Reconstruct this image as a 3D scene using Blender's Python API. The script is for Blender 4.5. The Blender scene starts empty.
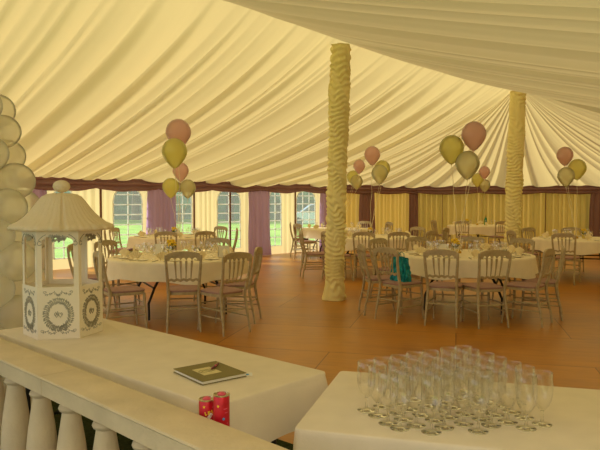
import bpy, math, random
from math import sin, cos, pi, radians as R, sqrt, atan2, exp, floor
random.seed(5)
S = bpy.context.scene
C = bpy.context.scene.collection

# ------------------------------------------------------------------ camera
EYE = 1.5
cam = bpy.data.cameras.new('camera'); cam_o = bpy.data.objects.new('camera', cam); C.objects.link(cam_o)
cam.sensor_width = 36; cam.lens = 37.8; cam.clip_start = .05; cam.clip_end = 400
cam_o.location = (0, 0, EYE); cam_o.rotation_euler = (R(90 - 2.18), 0, 0)
S.camera = cam_o

# ------------------------------------------------------------------ sky, sun, exposure
w = bpy.data.worlds.new('sky'); S.world = w; w.use_nodes = True
bg = w.node_tree.nodes['Background']; bg.inputs[0].default_value = (.93, .96, 1.0, 1); bg.inputs[1].default_value = 1.25
sun = bpy.data.lights.new('sun', 'SUN'); sun.energy = 9.5; sun.angle = R(9); sun.color = (1, .97, .86)
sun_o = bpy.data.objects.new('sun', sun); C.objects.link(sun_o)
from mathutils import Vector
sun_o.rotation_euler = Vector((-.90, .28, .52)).to_track_quat('Z', 'Y').to_euler()
S.view_settings.view_transform = 'Standard'; S.view_settings.look = 'None'
S.view_settings.gamma = 1; S.view_settings.use_curve_mapping = False
S.view_settings.exposure = -0.08
fl_ = bpy.data.lights.new('camera_flash', 'POINT'); fl_.energy = 24; fl_.shadow_soft_size = .012; fl_.color = (1, .97, .9)
fl_o = bpy.data.objects.new('camera_flash', fl_); C.objects.link(fl_o); fl_o.location = (.04, .02, EYE+.05)      # the photographer's flash
S.cycles.max_bounces = 20; S.cycles.diffuse_bounces = 5; S.cycles.glossy_bounces = 4
S.cycles.transmission_bounces = 18; S.cycles.transparent_max_bounces = 48
S.cycles.use_denoising = True
S.cycles.sample_clamp_indirect = 6

# ------------------------------------------------------------------ materials
def lin(c):
    return tuple(((x/255)/12.92 if x/255 <= .04045 else ((x/255+.055)/1.055)**2.4) for x in c) + (1,)
def principled(name, rgb, rough=.6, metal=0, var=0, vscale=8, bump=0, bscale=60, sheen=0, spec=.5):
    m = bpy.data.materials.new(name); m.use_nodes = True
    nt = m.node_tree; N = nt.nodes; L = nt.links; p = N['Principled BSDF']
    col = lin(rgb)
    p.inputs['Base Color'].default_value = col; p.inputs['Roughness'].default_value = rough
    p.inputs['Metallic'].default_value = metal; p.inputs['Specular IOR Level'].default_value = spec
    tc = N.new('ShaderNodeTexCoord')
    no = N.new('ShaderNodeTexNoise'); no.inputs['Scale'].default_value = vscale; no.inputs['Detail'].default_value = 4
    L.new(tc.outputs['Object'], no.inputs['Vector'])
    v = max(var, .04)
    r = N.new('ShaderNodeValToRGB')
    r.color_ramp.elements[0].position = .3; r.color_ramp.elements[1].position = .7
    r.color_ramp.elements[0].color = tuple(c*(1-v) for c in col[:3]) + (1,)
    r.color_ramp.elements[1].color = tuple(min(1, c*(1+v)) for c in col[:3]) + (1,)
    L.new(no.outputs['Fac'], r.inputs['Fac']); L.new(r.outputs['Color'], p.inputs['Base Color'])
    if bump:
        n2 = N.new('ShaderNodeTexNoise'); n2.inputs['Scale'].default_value = bscale; n2.inputs['Detail'].default_value = 3
        L.new(tc.outputs['Object'], n2.inputs['Vector'])
        b = N.new('ShaderNodeBump'); b.inputs['Strength'].default_value = bump; b.inputs['Distance'].default_value = .01
        L.new(n2.outputs['Fac'], b.inputs['Height']); L.new(b.outputs['Normal'], p.inputs['Normal'])
    return m
def fabric(name, rgb, trans_rgb, frac=.5, bump=.15, bscale=25):
    m = bpy.data.materials.new(name); m.use_nodes = True
    nt = m.node_tree; N = nt.nodes; L = nt.links; N.remove(N['Principled BSDF'])
    d = N.new('ShaderNodeBsdfDiffuse'); t = N.new('ShaderNodeBsdfTranslucent'); mx = N.new('ShaderNodeMixShader')
    d.inputs[0].default_value = lin(rgb); t.inputs[0].default_value = lin(trans_rgb); mx.inputs[0].default_value = frac
    tc = N.new('ShaderNodeTexCoord'); no = N.new('ShaderNodeTexNoise'); no.inputs['Scale'].default_value = bscale
    no.inputs['Detail'].default_value = 3
    b = N.new('ShaderNodeBump'); b.inputs['Strength'].default_value = bump; b.inputs['Distance'].default_value = .01
    L.new(tc.outputs['Object'], no.inputs['Vector']); L.new(no.outputs['Fac'], b.inputs['Height'])
    L.new(b.outputs['Normal'], d.inputs['Normal']); L.new(b.outputs['Normal'], t.inputs['Normal'])
    L.new(d.outputs[0], mx.inputs[1]); L.new(t.outputs[0], mx.inputs[2])
    L.new(mx.outputs[0], N['Material Output'].inputs[0])
    return m
def clear(name, tint, lo=.06, hi=.6, power=2.2, rough=.03, edge=(1, 1, 1)):
    """thin clear film or thin glass: see-through face on, reflecting towards its edges"""
    m = bpy.data.materials.new(name); m.use_nodes = True
    nt = m.node_tree; N = nt.nodes; L = nt.links; N.remove(N['Principled BSDF'])
    tr = N.new('ShaderNodeBsdfTransparent'); tr.inputs[0].default_value = tint + (1,)
    g = N.new('ShaderNodeBsdfGlossy'); g.inputs['Roughness'].default_value = rough; g.inputs[0].default_value = edge + (1,)
    lw = N.new('ShaderNodeLayerWeight'); lw.inputs[0].default_value = .5
    pw = N.new('ShaderNodeMath'); pw.operation = 'POWER'; pw.inputs[1].default_value = power
    mr = N.new('ShaderNodeMapRange'); mr.inputs[3].default_value = lo; mr.inputs[4].default_value = hi
    mx = N.new('ShaderNodeMixShader')
    L.new(lw.outputs['Facing'], pw.inputs[0]); L.new(pw.outputs[0], mr.inputs[0]); L.new(mr.outputs[0], mx.inputs[0])
    L.new(tr.outputs[0], mx.inputs[1]); L.new(g.outputs[0], mx.inputs[2]); L.new(mx.outputs[0], N['Material Output'].inputs[0])
    return m
def latex(name, rgb, through=.35, ior=1.4):
    """balloon skin: coloured, translucent, a little see-through, shiny"""
    m = bpy.data.materials.new(name); m.use_nodes = True
    nt = m.node_tree; N = nt.nodes; L = nt.links; N.remove(N['Principled BSDF'])
    c = lin(rgb)
    d = N.new('ShaderNodeBsdfDiffuse'); d.inputs[0].default_value = c
    t = N.new('ShaderNodeBsdfTranslucent'); t.inputs[0].default_value = c
    tr = N.new('ShaderNodeBsdfTransparent'); tr.inputs[0].default_value = tuple(min(1, x**.3) for x in c[:3]) + (1,)
    g = N.new('ShaderNodeBsdfGlossy'); g.inputs['Roughness'].default_value = .12
    m1 = N.new('ShaderNodeMixShader'); m1.inputs[0].default_value = .6
    m2 = N.new('ShaderNodeMixShader'); m2.inputs[0].default_value = through
    m3 = N.new('ShaderNodeMixShader'); fr = N.new('ShaderNodeFresnel'); fr.inputs[0].default_value = ior
    L.new(d.outputs[0], m1.inputs[1]); L.new(t.outputs[0], m1.inputs[2])
    L.new(m1.outputs[0], m2.inputs[1]); L.new(tr.outputs[0], m2.inputs[2])
    L.new(fr.outputs[0], m3.inputs[0]); L.new(m2.outputs[0], m3.inputs[1]); L.new(g.outputs[0], m3.inputs[2])
    L.new(m3.outputs[0], N['Material Output'].inputs[0])
    return m

M = {}
M['lining'] = fabric('lining', (247, 232, 186), (181, 164, 110), .44, .10, 14)
M['wall_lining'] = fabric('wall_lining', (244, 222, 150), (158, 128, 66), .34, .12, 14)
M['window_lining'] = fabric('window_lining', (248, 236, 200), (206, 186, 140), .42, .1, 14)
M['sleeve'] = fabric('sleeve', (250, 238, 176), (225, 205, 120), .12, .2, 30)
M['purple'] = fabric('purple', (156, 122, 124), (116, 86, 94), .22, .2, 30)  # valance cloth; also the unlit curtains, their shade put into the colour
M['lit_violet'] = fabric('lit_violet', (176, 150, 176), (172, 142, 190), .55, .15, 30)  # same curtain cloth by the windows, daylight put into its lighter colour
M['cloth'] = principled('cloth', (240, 228, 204), .85, var=.03, bump=.25, bscale=90, spec=.15)
M['cloth_front'] = principled('cloth_front', (232, 220, 204), .85, var=.02, bump=.12, bscale=160, spec=.15)
M['limewash'] = principled('limewash', (176, 160, 126), .42, var=.16, vscale=22, bump=.1)
M['pad'] = principled('pad', (168, 136, 130), .9, var=.05, bump=.3, bscale=200, spec=.1)
M['black_metal'] = principled('black_metal', (36, 32, 30), .4, .3)
M['stone'] = principled('stone', (214, 196, 166), .8, var=.10, vscale=5, bump=.35, bscale=45, spec=.2)
M['ply'] = principled('ply', (150, 110, 66), .6)
M['brown_pole'] = principled('brown_pole', (116, 72, 36), .5, var=.15)
M['white_bar'] = fabric('white_bar', (245, 245, 240), (235, 235, 230), .5, 0)
M['pane'] = clear('pane', (.93, .95, .94), .03, .5, 3, .05)
def haze_pane(m):        # slightly milky PVC
    nt = m.node_tree; N = nt.nodes; L = nt.links; out = N['Material Output']; src = out.inputs[0].links[0].from_socket
    t = N.new('ShaderNodeBsdfTranslucent'); t.inputs[0].default_value = (.86, .86, .78, 1); mx = N.new('ShaderNodeMixShader'); mx.inputs[0].default_value = .10
    L.new(src, mx.inputs[1]); L.new(t.outputs[0], mx.inputs[2]); L.new(mx.outputs[0], out.inputs[0])
haze_pane(M['pane'])
M['thin_glass'] = clear('glass', (.985, .985, .975), .025, .85, 3.2, .02)
M['bowl_glass'] = clear('bowl_glass', (.985, .98, .97), .055, .9, 2.0, .04)
def solid_glass(name, ior=1.45):
    m = bpy.data.materials.new(name); m.use_nodes = True; N = m.node_tree.nodes; L = m.node_tree.links; N.remove(N['Principled BSDF'])
    g = N.new('ShaderNodeBsdfGlass'); g.inputs['IOR'].default_value = ior; g.inputs['Roughness'].default_value = 0.0; g.inputs[0].default_value = (.99, .99, .98, 1)
    L.new(g.outputs[0], N['Material Output'].inputs[0]); return m
M['glass'] = solid_glass('glass', 1.3)
M['card'] = fabric('card', (244, 234, 216), (235, 225, 200), .12, .03)
M['tissue'] = fabric('tissue', (245, 232, 208), (240, 226, 196), .3, .4, 120)
M['silver'] = principled('silver', (158, 154, 140), .35, .35, var=.15)
M['red_foil'] = principled('red_foil', (196, 20, 44), .3, .25, var=.2, vscale=30)
M['yellow_ink'] = principled('yellow_ink', (240, 206, 50), .45)
M['white_ink'] = principled('white_ink', (245, 240, 225), .5)
M['blue_ink'] = principled('blue_ink', (70, 150, 215), .5)
M['pink_ink'] = principled('pink_ink', (222, 82, 110), .5)
M['tin'] = principled('tin', (205, 190, 160), .25, .9)
M['olive'] = principled('olive', (128, 116, 66), .7, var=.06, bump=.3, bscale=220)
M['page'] = principled('page', (226, 222, 212), .8)
M['cream_print'] = principled('cream_print', (214, 200, 150), .7, var=.12, vscale=60)
M['pen'] = principled('pen', (112, 34, 56), .3)
M['teal'] = principled('teal', (10, 140, 150), .35, .35, var=.3, vscale=26, bump=.9, bscale=30)
M['napkin'] = principled('napkin', (246, 232, 196), .85, var=.03)
M['china'] = principled('china', (248, 240, 220), .25)
M['steel'] = principled('steel', (150, 145, 130), .25, .9)
M['flower'] = principled('flower', (232, 196, 56), .7, var=.25, vscale=60)
M['leaf'] = principled('leaf', (70, 100, 40), .6, var=.2)
M['pot'] = principled('pot', (205, 180, 90), .5)
M['green_glass'] = principled('green_glass', (12, 120, 70), .15)
M['gold'] = principled('gold', (196, 160, 70), .3, .8)
M['black'] = principled('black', (28, 26, 26), .5)
M['pink'] = latex('pink', (250, 212, 208), .2)
M['yellow'] = latex('yellow', (253, 248, 160), .3)
M['pearl'] = latex('pearl', (246, 242, 200), .42)
M['column_pearl'] = latex('column_pearl', (255, 252, 240), .5, 1.12)
M['ribbon'] = principled('ribbon', (236, 226, 190), .5)
M['trunk'] = principled('trunk', (92, 76, 58), .9, var=.2)
M['crown'] = principled('crown', (120, 160, 118), .9, var=.45, vscale=1.6, bump=1, bscale=5, spec=.1)
M['crown_dark'] = principled('crown_dark', (98, 142, 114), .9, var=.45, vscale=1.6, bump=1, bscale=5, spec=.1)
M['car_paint'] = principled('car_paint', (168, 190, 210), .25, .5)
M['car_glass'] = principled('car_glass', (70, 84, 96), .1)
M['rubber'] = principled('rubber', (30, 30, 30), .8)

def lawn_mat():
    m = bpy.data.materials.new('lawn'); m.use_nodes = True; N = m.node_tree.nodes; L = m.node_tree.links; p = N['Principled BSDF']
    tc = N.new('ShaderNodeTexCoord'); n = N.new('ShaderNodeTexNoise'); n.inputs['Scale'].default_value = .7; n.inputs['Detail'].default_value = 8
    r = N.new('ShaderNodeValToRGB'); r.color_ramp.elements[0].position = .35; r.color_ramp.elements[1].position = .7
    r.color_ramp.elements[0].color = lin((96, 138, 40)); r.color_ramp.elements[1].color = lin((134, 168, 60))
    L.new(tc.outputs['Object'], n.inputs['Vector']); L.new(n.outputs['Fac'], r.inputs['Fac']); L.new(r.outputs['Color'], p.inputs['Base Color'])
    p.inputs['Roughness'].default_value = .9; p.inputs['Specular IOR Level'].default_value = .1
    return m
def floor_mat():
    m = bpy.data.materials.new('boards'); m.use_nodes = True; N = m.node_tree.nodes; L = m.node_tree.links; p = N['Principled BSDF']
    tc = N.new('ShaderNodeTexCoord'); mp = N.new('ShaderNodeMapping'); mp.inputs['Rotation'].default_value = (0, 0, R(14))
    L.new(tc.outputs['Object'], mp.inputs['Vector'])
    br = N.new('ShaderNodeTexBrick'); br.inputs['Scale'].default_value = 1.0
    br.inputs['Brick Width'].default_value = 2.44; br.inputs['Row Height'].default_value = 1.22
    br.inputs['Mortar Size'].default_value = .006; br.inputs['Mortar Smooth'].default_value = .3
    br.inputs['Color1'].default_value = (.25, .25, .25, 1); br.inputs['Color2'].default_value = (.75, .75, .75, 1)
    br.inputs['Mortar'].default_value = (0, 0, 0, 1)
    L.new(mp.outputs[0], br.inputs['Vector'])
    st = N.new('ShaderNodeMapping'); st.inputs['Scale'].default_value = (1.2, 9, 1); L.new(mp.outputs[0], st.inputs['Vector'])
    gr = N.new('ShaderNodeTexNoise'); gr.inputs['Scale'].default_value = 1.4; gr.inputs['Detail'].default_value = 6; gr.inputs['Distortion'].default_value = 1.2
    L.new(st.outputs[0], gr.inputs['Vector'])
    bl = N.new('ShaderNodeTexNoise'); bl.inputs['Scale'].default_value = .9; bl.inputs['Detail'].default_value = 5
    L.new(mp.outputs[0], bl.inputs['Vector'])
    r = N.new('ShaderNodeValToRGB'); e = r.color_ramp.elements
    e[0].position = .32; e[0].color = lin((132, 78, 14)); e[1].position = .8; e[1].color = lin((190, 128, 38))
    ad = N.new('ShaderNodeMath'); ad.operation = 'MULTIPLY_ADD'; ad.inputs[1].default_value = .30
    L.new(br.outputs['Color'], ad.inputs[0])
    a2 = N.new('ShaderNodeMath'); a2.operation = 'MULTIPLY_ADD'; a2.inputs[1].default_value = .42
    L.new(gr.outputs['Fac'], a2.inputs[0]); 
    a3 = N.new('ShaderNodeMath'); a3.operation = 'MULTIPLY'; a3.inputs[1].default_value = .62; L.new(bl.outputs['Fac'], a3.inputs[0])
    L.new(a3.outputs[0], a2.inputs[2]); L.new(a2.outputs[0], ad.inputs[2]); L.new(ad.outputs[0], r.inputs['Fac'])
    dk = N.new('ShaderNodeMixRGB'); dk.blend_type = 'MULTIPLY'; dk.inputs[2].default_value = (.5, .42, .35, 1)
    L.new(br.outputs['Fac'], dk.inputs[0]); L.new(r.outputs['Color'], dk.inputs[1]); L.new(dk.outputs[0], p.inputs['Base Color'])
    rr = N.new('ShaderNodeMapRange'); rr.inputs[3].default_value = .26; rr.inputs[4].default_value = .42
    L.new(bl.outputs['Fac'], rr.inputs[0]); L.new(rr.outputs[0], p.inputs['Roughness'])
    b = N.new('ShaderNodeBump'); b.inputs['Strength'].default_value = .05; b.inputs['Distance'].default_value = .02
    L.new(a2.outputs[0], b.inputs['Height']); L.new(b.outputs[0], p.inputs['Normal'])
    return m
M['shade_grass'] = principled('shade_grass', (50, 56, 30), .95, var=.35, vscale=30, bump=1, bscale=90, spec=.05)  # grass under the front tables, shade put into its dark colour
M['lawn'] = lawn_mat(); M['boards'] = floor_mat()

# ------------------------------------------------------------------ mesh builder
class MB:
    def __init__(s): s.v = []; s.f = []; s.m = []
    def add(s, vs, fs, mi=0):
        n = len(s.v); s.v += [tuple(v) for v in vs]; s.f += [tuple(i+n for i in f) for f in fs]; s.m += [mi]*len(fs); return s
    def box(s, c, d, rz=0, taper=1, mi=0):
        vs = []
        for z in (-.5, .5):
            k = taper if z > 0 else 1
            for x, y in ((-.5, -.5), (.5, -.5), (.5, .5), (-.5, .5)):
                X, Y = x*d[0]*k, y*d[1]*k
                vs.append((c[0]+X*cos(rz)-Y*sin(rz), c[1]+X*sin(rz)+Y*cos(rz), c[2]+z*d[2]))
        return s.add(vs, [(3, 2, 1, 0), (4, 5, 6, 7), (0, 1, 5, 4), (1, 2, 6, 5), (2, 3, 7, 6), (3, 0, 4, 7)], mi)
    def tube(s, pts, r, n=8, mi=0, flat=1):
        P = [Vector(p) for p in pts]; rs = r if isinstance(r, (list, tuple)) else [r]*len(P)
        vs = []; fs = []; up = Vector((0, 0, 1)); a = None
        for i, p in enumerate(P):
            t = (P[min(i+1, len(P)-1)] - P[max(i-1, 0)]).normalized()
            if a is None:
                a = t.cross(up if abs(t.z) < .95 else Vector((1, 0, 0))).normalized()
            a = (a - t*a.dot(t)).normalized(); b = t.cross(a)
            for k in range(n):
                q = 2*pi*k/n; vs.append(p + a*cos(q)*rs[i] + b*sin(q)*rs[i]*flat)
        for i in range(len(P)-1):
            for k in range(n):
                k2 = (k+1) % n; fs.append((i*n+k, i*n+k2, (i+1)*n+k2, (i+1)*n+k))
        fs.append(tuple(range(n-1, -1, -1))); o = (len(P)-1)*n; fs.append(tuple(o+k for k in range(n)))
        return s.add(vs, fs, mi)
    def lathe(s, prof, n=24, c=(0, 0, 0), mi=0, rf=None):
        vs = []; fs = []
        for j, (r, z) in enumerate(prof):
            for k in range(n):
                q = 2*pi*k/n; rr = r*(rf(q, z) if rf else 1)
                vs.append((c[0]+rr*cos(q), c[1]+rr*sin(q), c[2]+z))
        for j in range(len(prof)-1):
            for k in range(n):
                k2 = (k+1) % n; fs.append((j*n+k, j*n+k2, (j+1)*n+k2, (j+1)*n+k))
        return s.add(vs, fs, mi)
    def grid(s, fn, us, vs_, mi=0, thick=None):
        vs = [fn(u, v) for u in us for v in vs_]; nv = len(vs_)
        fs = [(i*nv+j, (i+1)*nv+j, (i+1)*nv+j+1, i*nv+j+1) for i in range(len(us)-1) for j in range(nv-1)]
        return s.add(vs, fs, mi)
    def slab(s, xs, zb, zt, yf, th, mi=0):
        """board standing in x-z between two outlines, th thick"""
        vs = []
        for x in xs:
            b, t = zb(x), zt(x)
            vs += [(x, yf(x, b)-th/2, b), (x, yf(x, b)+th/2, b), (x, yf(x, t)+th/2, t), (x, yf(x, t)-th/2, t)]
        fs = []
        for i in range(len(xs)-1):
            for k in range(4):
                a = i*4+k; b = i*4+(k+1) % 4; fs.append((a, a+4, b+4, b))
        fs.append((0, 1, 2, 3)); o = (len(xs)-1)*4; fs.append((o+3, o+2, o+1, o))
        return s.add(vs, fs, mi)
    def prism(s, poly, z0, z1, mi=0):
        n = len(poly); vs = [(x, y, z0) for x, y in poly] + [(x, y, z1) for x, y in poly]
        fs = [tuple(range(n-1, -1, -1)), tuple(range(n, 2*n))] + [(i, (i+1) % n, n+(i+1) % n, n+i) for i in range(n)]
        return s.add(vs, fs, mi)
    def build(s, name, mat, parent=None, smooth=True, angle=40, loc=None, rz=0):
        me = bpy.data.meshes.new(name); me.from_pydata(s.v, [], s.f)
        mats = mat if isinstance(mat, (list, tuple)) else [mat]
        for x in mats: me.materials.append(M[x])
        if len(mats) > 1: me.polygons.foreach_set('material_index', s.m)
        if smooth:
            me.polygons.foreach_set('use_smooth', [True]*len(me.polygons)); me.set_sharp_from_angle(angle=R(angle))
        me.validate(); me.update()
        o = bpy.data.objects.new(name, me); C.objects.link(o)
        if parent: o.parent = parent
        if loc: o.location = loc
        if rz: o.rotation_euler = (0, 0, rz)
        return o
def bevel(o, w_, seg=2):
    b = o.modifiers.new('bevel', 'BEVEL'); b.width = w_; b.segments = seg; b.limit_method = 'ANGLE'; b.angle_limit = R(40); return o
def tag(o, label=None, cat=None, group=None, kind=None):
    if label: o['label'] = label
    if cat: o['category'] = cat
    if group: o['group'] = group
    if kind: o['kind'] = kind
    return o
def struct(o, kind='structure'): o['kind'] = kind; return o
def empty(name, loc=(0, 0, 0), rz=0):
    o = bpy.data.objects.new(name, None); o.empty_display_size = .1; C.objects.link(o); o.location = loc; o.rotation_euler = (0, 0, rz); return o
KIDS = {}
def kids(o):
    return [c for c in C.objects if c.parent == o]
def copy_tree(src, loc=None, rz=None, children=None):
    """copy of a thing with copies of its parts and their sub-parts"""
    if src.name not in KIDS:
        KIDS[src.name] = [(c, kids(c)) for c in kids(src)]
    r = src.copy(); C.objects.link(r)
    for k in list(r.keys()):
        if k in ('label', 'group'): del r[k]
    if loc is not None: r.location = loc
    if rz is not None: r.rotation_euler = (0, 0, rz)
    for c, gs in KIDS[src.name]:
        cc = c.copy(); C.objects.link(cc); cc.parent = r
        for g in gs:
            gg = g.copy(); C.objects.link(gg); gg.parent = cc
    return r
def lerp(a, b, t): return a + (b-a)*t
def frange(a, b, n): return [a + (b-a)*i/n for i in range(n+1)]
def smooth(t): t = max(0, min(1, t)); return t*t*(3-2*t)
def hashn(i, k=0):
    x = sin(i*127.1 + k*311.7)*43758.5453; return x - floor(x)
def noise1(x, k=0):
    i = floor(x); f = smooth(x-i); return lerp(hashn(i, k), hashn(i+1, k), f)*2-1

# ================================================================== SETTING
EAVE = 2.0
# corners of the marquee wall (plan)
A0 = Vector((-14.0, 6.08)); C1 = Vector((3.84, 21.78)); C2 = Vector((10.3, 20.8)); C3 = Vector((13.6, 16.2)); C4 = Vector((13.0, 11.6)); C5 = Vector((9.6, 8.5))
WD = (C1-A0).normalized(); WN = Vector((WD.y, -WD.x))      # along the left wall, and inwards
def wall_px(px):
    """distance along the left wall of the sight line that crosses it at this photo column"""
    k = (px-300)/630; y = 18.4/(1-.88*k); return (Vector((k*y, y)) - A0).dot(WD)
KP1 = Vector((.60, 9.62)); KP2 = Vector((4.66, 13.6))     # king poles

# ground
MB().add([(-60, -30, -.06), (90, -30, -.06), (90, 140, -.06), (-60, 140, -.06)], [(0, 1, 2, 3)]).build('ground', 'lawn', smooth=False)
struct(bpy.data.objects['ground'])
fl = MB(); fl.prism([(-15, 5.2), (-2.8, -3.2), (9.8, 8.3), (13.3, 11.5), (13.9, 16.3), (10.5, 21.1), (3.8, 22.0)], -.06, 0)
struct(fl.build('floor', 'boards', smooth=False))
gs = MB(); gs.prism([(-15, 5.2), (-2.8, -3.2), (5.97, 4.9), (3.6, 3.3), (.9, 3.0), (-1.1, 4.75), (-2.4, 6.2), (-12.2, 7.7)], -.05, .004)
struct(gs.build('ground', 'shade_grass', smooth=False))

# ------- windows of the left wall: photo columns turned into lengths along the wall
win = [(53, 73), (113, 142), (173, 191.5), (217, 240), (268.5, 281), (296, 315)]
wins = [(wall_px(a), wall_px(b)) for a, b in win]
s0 = wins[0][0]
wins = [(s0-4.1, s0-3.2), (s0-2.1, s0-1.2)] + wins
WB, WT = .24, 1.80
def win_top(s, a, b):
    c = (a+b)/2; h = (b-a)/2; t = min(1, abs(s-c)/h)
    return WT - .30 + .30*sqrt(max(0, 1-t**2.6))
def pleat(s, k, amp=.02):
    return amp*(sin(s*2*pi/.19 + 2.2*noise1(s*2.3, k)) + .6*noise1(s*7, k+5) + .5*noise1(s*2, k+9))
def wall_mesh(P, Q, windows, name, mat, k, amp):
    d = (Q-P); Lw = d.length; d.normalize(); n = Vector((d.y, -d.x))
    ss = set(round(x, 4) for x in frange(0, Lw, int(Lw/.035)))
    for a, b in windows:
        for t in frange(0, 1, 14): ss.add(round(lerp(a, b, t), 4))
    ss = sorted(ss); mb = MB()
    def damp(s):
        v = 1
        for a, b in windows:
            dd = max(a-s, s-b, 0); v = min(v, smooth(dd/.25))
        return v
    def pt(s, z):
        o = pleat(s, k, amp)*damp(s)
        p = P + d*s + n*o; return (p.x, p.y, z)
    for i in range(len(ss)-1):
        a, b = ss[i], ss[i+1]; mid = (a+b)/2; w_ = next((x for x in windows if x[0] < mid < x[1]), None)
        if w_:
            mb.add([pt(a, 0), pt(b, 0), pt(b, WB), pt(a, WB)], [(0, 1, 2, 3)])
            mb.add([pt(a, win_top(a, *w_)), pt(b, win_top(b, *w_)), pt(b, EAVE+.03), pt(a, EAVE+.03)], [(0, 1, 2, 3)])
        else:
            mb.add([pt(a, 0), pt(b, 0), pt(b, 1), pt(a, 1), pt(b, EAVE+.03), pt(a, EAVE+.03)], [(0, 1, 2, 3), (3, 2, 4, 5)])
    o = mb.build(name, mat, angle=80); return struct(o)
lastw = wins[-1][1] + .35
S1 = A0 + WD*lastw
wall_mesh(A0, S1, wins, 'wall_left', 'window_lining', 1, .018)
wall_mesh(S1, C1, [], 'wall_far_left', 'wall_lining', 2, .035)
wall_mesh(C1, C2, [], 'wall_back', 'wall_lining', 3, .035)
wall_mesh(C2, C3, [], 'wall_back_right', 'wall_lining', 4, .035)
wall_mesh(C3, C4, [], 'wall_right', 'wall_lining', 5, .035)
C5 = Vector((9.6, 8.5)); wall_mesh(C4, C5, [], 'wall_near_right', 'wall_lining', 6, .035)
NE = KP2 + ((KP2-KP1).normalized())*-15.5 + Vector(((KP2-KP1).normalized().y, -(KP2-KP1).normalized().x))*7.0
N0 = KP2 + Vector(((KP2-KP1).normalized().y, -(KP2-KP1).normalized().x))*7.0
wall_mesh(N0, NE, [], 'added_wall_near', 'window_lining', 7, .03)  # unseen wall, added so the light inside turns warm
for i, (a, b) in enumerate(wins):
    root = struct(empty('window_%d' % (i+1), (0, 0, 0)))
    def wp(s, z, o=0): p = A0 + WD*s + WN*o; return (p.x, p.y, z)
    g = MB(); ss = frange(a, b, 14)
    for q in range(14):
        g.add([wp(ss[q], WB-.01), wp(ss[q+1], WB-.01), wp(ss[q+1], win_top(ss[q+1], a, b)+.01), wp(ss[q], win_top(ss[q], a, b)+.01)], [(0, 1, 2, 3)])
    g.build('pane', 'pane', root, smooth=False)
    bars = MB()
    def bar(p, q, r=.016):
        bars.tube([p, q], r, 6)
    nv = 2 if b-a < .75 else 3
    for q in range(1, nv):
        s = lerp(a, b, q/nv); bar(wp(s, WB, .012), wp(s, win_top(s, a, b), .012))
    z = WB
    for q in range(1, 7):
        z = WB + q*.235; lo, hi = a, b
        if z > WT-.28:
            lo = next((x for x in frange(a, (a+b)/2, 30) if win_top(x, a, b) > z), None)
            if lo is None: continue
            hi = a+b-lo
        bar(wp(lo, z, .012), wp(hi, z, .012))
    edge = [wp(a, WB, .012)] + [wp(x, win_top(x, a, b), .012) for x in frange(a, b, 20)] + [wp(b, WB, .012), wp(a, WB, .012)]
    bars.tube(edge, .018, 6)
    bars.build('glazing_bars', 'white_bar', root)

# ------- lining of the roof: one cloth from the ridge to the eaves, gathered to the king poles
eave = [A0 - Vector((0, 0)), S1, C1, C2, C3, C4, C5]
RD = (KP2-KP1).normalized(); RN = Vector((RD.y, -RD.x))
near0 = KP2 + RN*7.0
def ridge_z(s):          # s = distance from KP1 towards KP2
    Lr = (KP2-KP1).length
    if s >= 0: t = s/Lr; return 3.93 - .10*sin(pi*t) + .02*t
    t = (-s)/8.0; return 3.93 + .16*sin(pi*min(1, t)*.9)
# creases: random spacings
cre = [0]; 
while cre[-1] < 70: cre.append(cre[-1] + random.choice((.14, .22, .30, .42, .60))*random.uniform(.85, 1.15))
cdep = [random.uniform(.35, 1.0) for _ in cre]
import bisect
def fold(s):
    i = max(0, bisect.bisect_right(cre, s)-1); a, b = cre[i], cre[i+1]; t = (s-a)/(b-a)
    w_ = b-a
    sag = sin(pi*t)**.8*w_*.17
    lap = cdep[i]*.11*min(1, w_/.32)
    saw = lap*(smooth(t/.20)*(1-t)**1.2 if cdep[i] > .55 else smooth((1-t)/.20)*t**1.2*.8)
    return -sag - saw + .010*noise1(s*6, 3) + .006*noise1(s*17, 4)
pathpts = []   # (arc length, ridge xy, ridge z, eave xy, kind)
def seg(e0, e1, r0, r1, kind, n):
    for i in range(n):
        t = i/n; pathpts.append((e0.lerp(e1, t), r0.lerp(r1, t), kind))
foot = A0 + WD*((KP2-A0).dot(WD))
Wlen = (foot-A0).length
STEP = .024
rA = KP2 - RD*Wlen*1.0
seg(A0, foot, rA, KP2, 'far', int(Wlen/STEP))
for p, q in ((foot, C1), (C1, C2), (C2, C3), (C3, C4), (C4, near0)):
    seg(p, q, KP2, KP2, 'hip', int((q-p).length/STEP))
nearEnd = near0 - RD*15.5
seg(near0, nearEnd, KP2, KP2-RD*15.5, 'near', int(15.5/STEP))
pathpts.append((nearEnd, KP2-RD*15.5, 'near'))
acc = 0; facc = 0; rows = []; NT = 26
prev = None
for e, r, kind in pathpts:
    if prev is not None: acc += (e-prev).length; facc += (e-prev).length*(.55 if kind == 'hip' else 1)
    prev = e
    rz_ = ridge_z((r-KP1).dot(RD)); row = []
    Ls = (r-e).length
    for j in range(NT+1):
        t = j/NT                                   # 0 at eave, 1 at ridge
        p = e.lerp(r, t)
        if kind == 'far': base = lerp(EAVE, rz_, .52*t + .48*t**2.3); A = 1.35*smooth(t/.12+.25)*(1-t**8)
        elif kind == 'hip': base = lerp(EAVE, rz_, .58*t + .42*t**2.6); A = 1.15*(1-t)**.8*smooth(t/.12+.25)
        else: base = lerp(EAVE+.02, rz_, .93*t + .07*t**2) - .05*sin(pi*t); A = .8*smooth(t/.12+.25)*(1-t**8)
        # the folds wander a little on their way up
        ss_ = facc + .35*sin(t*2.4 + acc*.21)*t*(1 if kind != 'hip' else .3)
        row.append((p.x, p.y, base + A*fold(ss_+2)))
    rows.append(row)
vs = [v for row in rows for v in row]; nv = NT+1
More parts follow.
